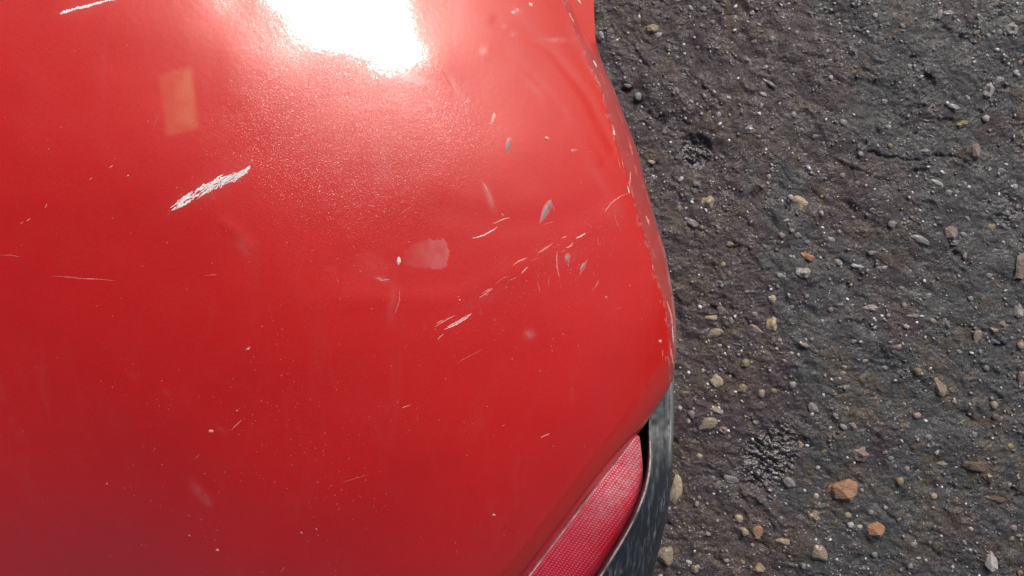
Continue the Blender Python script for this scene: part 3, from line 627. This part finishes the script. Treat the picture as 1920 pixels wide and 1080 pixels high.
ST = """1500 381 15 14 0 c r;1326 379 13 12 0 c r;1513 480 15 11 .3 o a;1503 511 15 10 .2 w r;1335 596 14 7 .25 c r;1341 627 15 9 -.2 t r;1446 608 11 14 -.1 c r;1341 714 13 16 -.2 c r;1391 731 10 10 0 y r;1327 797 18 13 -.2 t r;
1487 722 8 7 0 w r;1312 857 7 6 .5 c r;1267 922 11 27 .05 c r;1247 1038 15 19 .2 t r;1575 917 28 17 -.1 o a;1635 991 20 12 -.1 o a;1591 967 8 8 0 t r;1687 903 8 8 0 y r;1612 850 18 14 .1 p a;1760 720 10 20 -.5 t a;
1826 872 24 9 .1 b a;1847 892 9 18 -.2 b a;1858 1048 11 19 0 w a;1852 167 13 16 .2 w a;1875 150 9 9 .5 g a;1850 222 9 7 0 w a;1892 56 13 12 0 w a;1761 28 5 9 .3 w a;1777 24 12 4 -.1 w a;1828 281 9 13 0 p a;
1600 97 8 13 -.4 u a;1704 126 5 5 0 w r;1557 146 5 5 0 w r;1784 199 12 4 .4 w a;1814 183 6 5 .8 w a;1804 232 11 6 -.4 y a;1906 136 6 6 0 w r;1732 284 16 5 -.1 g a;1218 54 13 7 0 t a;1127 67 5 7 -.3 w r;
1403 243 10 7 -.1 w a;1441 155 17 4 .6 g a;1401 114 7 10 -.5 g a;1266 169 5 13 -.3 g a;1176 161 8 5 0 p r;1197 180 8 8 0 g a;1171 147 4 4 0 t r;1222 303 7 5 0 c r;1319 17 6 5 0 g a;1346 215 5 8 .5 g a;
1489 215 6 6 0 w r;1277 336 8 5 -.7 w r;1305 346 7 6 .7 g r;1441 332 5 5 0 w r;1295 416 13 6 .5 g a;1368 458 7 6 .4 t a;1274 392 5 6 0 y r;1482 370 6 5 0 w r;1464 441 7 6 0 p r;1484 433 6 5 0 g r;
1514 454 6 4 0 u r;1464 517 9 5 .4 w r;1472 414 8 4 -.2 u r;1579 329 6 5 0 g r;1754 342 14 5 .5 w r;1776 362 8 6 .2 g r;1777 436 14 12 0 p a;1722 450 19 7 .5 g r;1670 421 9 7 .2 g a;1805 439 6 6 0 g r;
1786 455 10 5 .1 g a;1861 427 10 9 0 y r;1610 500 14 5 .3 w r;1654 502 12 4 -.1 g r;1574 492 9 6 .4 g a;1559 449 9 5 .2 g r;1912 502 12 24 .2 p a;1854 517 8 5 0 g r;1881 320 9 7 .4 g a;1904 350 6 5 .8 w r;
1349 577 7 5 .4 g r;1370 601 5 7 .3 g r;1417 617 14 5 .5 p r;1414 589 7 4 .3 g r;1449 561 9 8 0 c a;1507 647 9 5 .3 p r;1484 662 5 4 0 w r;1397 681 9 8 0 y r;1427 738 8 8 0 t a;1281 737 13 8 .3 b r;
1345 768 14 6 .4 t a;1296 777 8 8 0 p r;1356 805 11 7 .5 p a;1522 762 8 13 -.4 g r;1555 581 6 5 -.5 p r;1291 790 4 4 0 w r;1631 577 13 7 -.1 w a;1740 555 9 5 -.2 g a;1696 612 6 5 0 w r;1679 650 10 5 -.2 p r;
1830 632 7 12 .2 p a;1878 610 12 9 0 p a;1866 620 7 5 0 o r;1868 639 10 5 .4 u r;1912 580 9 13 0 w a;1914 648 9 8 0 t a;1915 710 8 13 .2 p a;1622 677 6 5 0 c r;1720 697 8 7 .3 y a;1721 780 9 8 0 p r;
1864 760 8 8 0 t r;1867 782 9 7 0 b r;1584 725 8 3 -.1 g r;1710 592 10 5 -.1 g a;1772 606 6 12 -.4 g a;1505 837 6 13 -.6 c r;1385 972 9 7 .4 c a;1395 996 9 9 .5 t r;1419 998 9 12 0 o a;1525 970 12 13 0 t a;
1532 1034 14 16 -.3 t r;1464 1013 15 6 .1 t r;1292 1055 7 4 .5 w r;1304 1066 10 9 0 t r;1425 1062 11 9 0 t a;1766 871 13 6 -.1 t a;1751 931 8 8 0 t r;1865 935 20 7 .1 b a;1895 837 8 7 0 y a;1825 815 7 6 0 g a;
1820 991 6 5 0 w r;1594 984 7 6 0 w r;1612 988 6 4 0 w r;1660 952 5 4 .6 w r;1480 905 12 8 .5 g r;1370 900 14 7 .3 g a;1660 690 7 5 0 g a;1540 400 5 5 0 w r;1600 640 6 5 0 g r;1690 540 6 4 0 g r;
1530 255 7 5 0 g a;1510 290 6 4 0 g a;1580 230 8 6 .4 g a;1660 190 7 5 0 g a;1690 50 7 5 .3 g a;1640 30 6 5 0 w a;1870 470 8 5 0 g a;1820 560 6 5 0 g r;1850 690 7 6 0 g r;1800 660 7 5 .3 g a;1740 820 8 6 0 g a;
1670 860 7 5 0 g a;1580 800 9 5 .6 g r;1640 1040 7 5 0 g r;1710 1020 8 6 0 g a;1760 990 7 5 0 b a;1900 990 8 6 0 p r;1700 880 6 6 0 p r"""
placed = []
def put_stone(u, v, ra, rb, a, mt, me, up=.42):
    x, y = (u-960)/F, (540-v)/F
    z = float(groundz(np.array(x), np.array(y)))
    s = 1/F; o = bpy.data.objects.new('stone', me); C.objects.link(o); o.parent = ground
    c = min(ra, rb)*s*random.uniform(.75, 1.0)
    o.location = (x, y, z-c*.30); o.rotation_euler = (random.uniform(-.15, .15), random.uniform(-.15, .15), -a)
    o.scale = (ra*s, rb*s, c)
    o.material_slots[0].link = 'OBJECT'; o.material_slots[0].material = SM[mt]
    placed.append((u, v, max(ra, rb)))
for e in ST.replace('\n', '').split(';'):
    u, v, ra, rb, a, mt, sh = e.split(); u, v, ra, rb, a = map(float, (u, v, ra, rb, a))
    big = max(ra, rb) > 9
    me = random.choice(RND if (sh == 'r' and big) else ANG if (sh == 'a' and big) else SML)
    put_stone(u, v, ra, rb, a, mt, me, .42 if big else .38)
# more small stones between them
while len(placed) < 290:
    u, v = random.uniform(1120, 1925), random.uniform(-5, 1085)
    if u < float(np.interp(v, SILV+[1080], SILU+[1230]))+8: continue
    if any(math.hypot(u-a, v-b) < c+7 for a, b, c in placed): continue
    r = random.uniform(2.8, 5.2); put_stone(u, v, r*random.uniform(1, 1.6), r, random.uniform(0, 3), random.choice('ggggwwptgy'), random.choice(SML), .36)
# grit: one mass
m, nt, b = newmat('grit'); nt.links.new(attr(nt, 'tint', True), b.inputs['Base Color']); b.inputs['Roughness'].default_value = .35; b.inputs['Coat Weight'].default_value = .8; b.inputs['Coat Roughness'].default_value = .12
t0 = bmesh.new(); bmesh.ops.create_icosphere(t0, subdivisions=1, radius=1); iv = np.array([v.co[:] for v in t0.verts]); fi = np.array([[v.index for v in f.verts] for f in t0.faces]); t0.free()
n = 15000
gxp = rng.uniform(.05, .72, n); gyp = rng.uniform(-.42, .42, n)
keep = vnoise(gxp*22, gyp*22, 95)*.6+vnoise(gxp*60, gyp*60, 96)*.4 > rng.random(n)*.85
gxp, gyp = gxp[keep], gyp[keep]; n = len(gxp)
gz = groundz(gxp, gyp); r = .00045+.0021*rng.random(n)**3.6
vsx = iv[None]*(1+.35*(rng.random((n, 12, 1))-.5))*np.stack([r*rng.uniform(.8, 1.7, n), r*rng.uniform(.7, 1.3, n), r*.8], -1)[:, None]
th = rng.uniform(0, 3.14, n)[:, None]; X = vsx[..., 0]*np.cos(th)-vsx[..., 1]*np.sin(th); Y = vsx[..., 0]*np.sin(th)+vsx[..., 1]*np.cos(th)
VS = np.stack([X+gxp[:, None], Y+gyp[:, None], vsx[..., 2]+gz[:, None]], -1).reshape(-1, 3)
FS = (fi[None]+12*np.arange(n)[:, None, None]).reshape(-1, 3)
me = bpy.data.meshes.new('grit'); me.vertices.add(len(VS)); me.vertices.foreach_set('co', VS.astype(np.float32).ravel())
me.loops.add(FS.size); me.loops.foreach_set('vertex_index', FS.ravel().astype(np.int32)); me.polygons.add(len(FS)); me.polygons.foreach_set('loop_start', np.arange(0, FS.size, 3, dtype=np.int32))
pal = np.array([(.62, .64, .68), (.14, .14, .145), (.05, .05, .05), (.22, .22, .22), (.36, .35, .34), (.17, .13, .12), (.24, .19, .13), (.11, .09, .09)])  # bluish-white tone paints in wet glints among the grit
tc_ = pal[rng.choice(8, n, p=[.12, .26, .09, .18, .14, .09, .06, .06])]; tc4 = np.ones((n, 12, 4), np.float32); tc4[..., :3] = tc_[:, None]
at = me.attributes.new('tint', 'FLOAT_COLOR', 'POINT'); at.data.foreach_set('color', tc4.ravel()); me.update(calc_edges=True)
g = link('grit', me, m, ground, 'stuff', smooth=False)
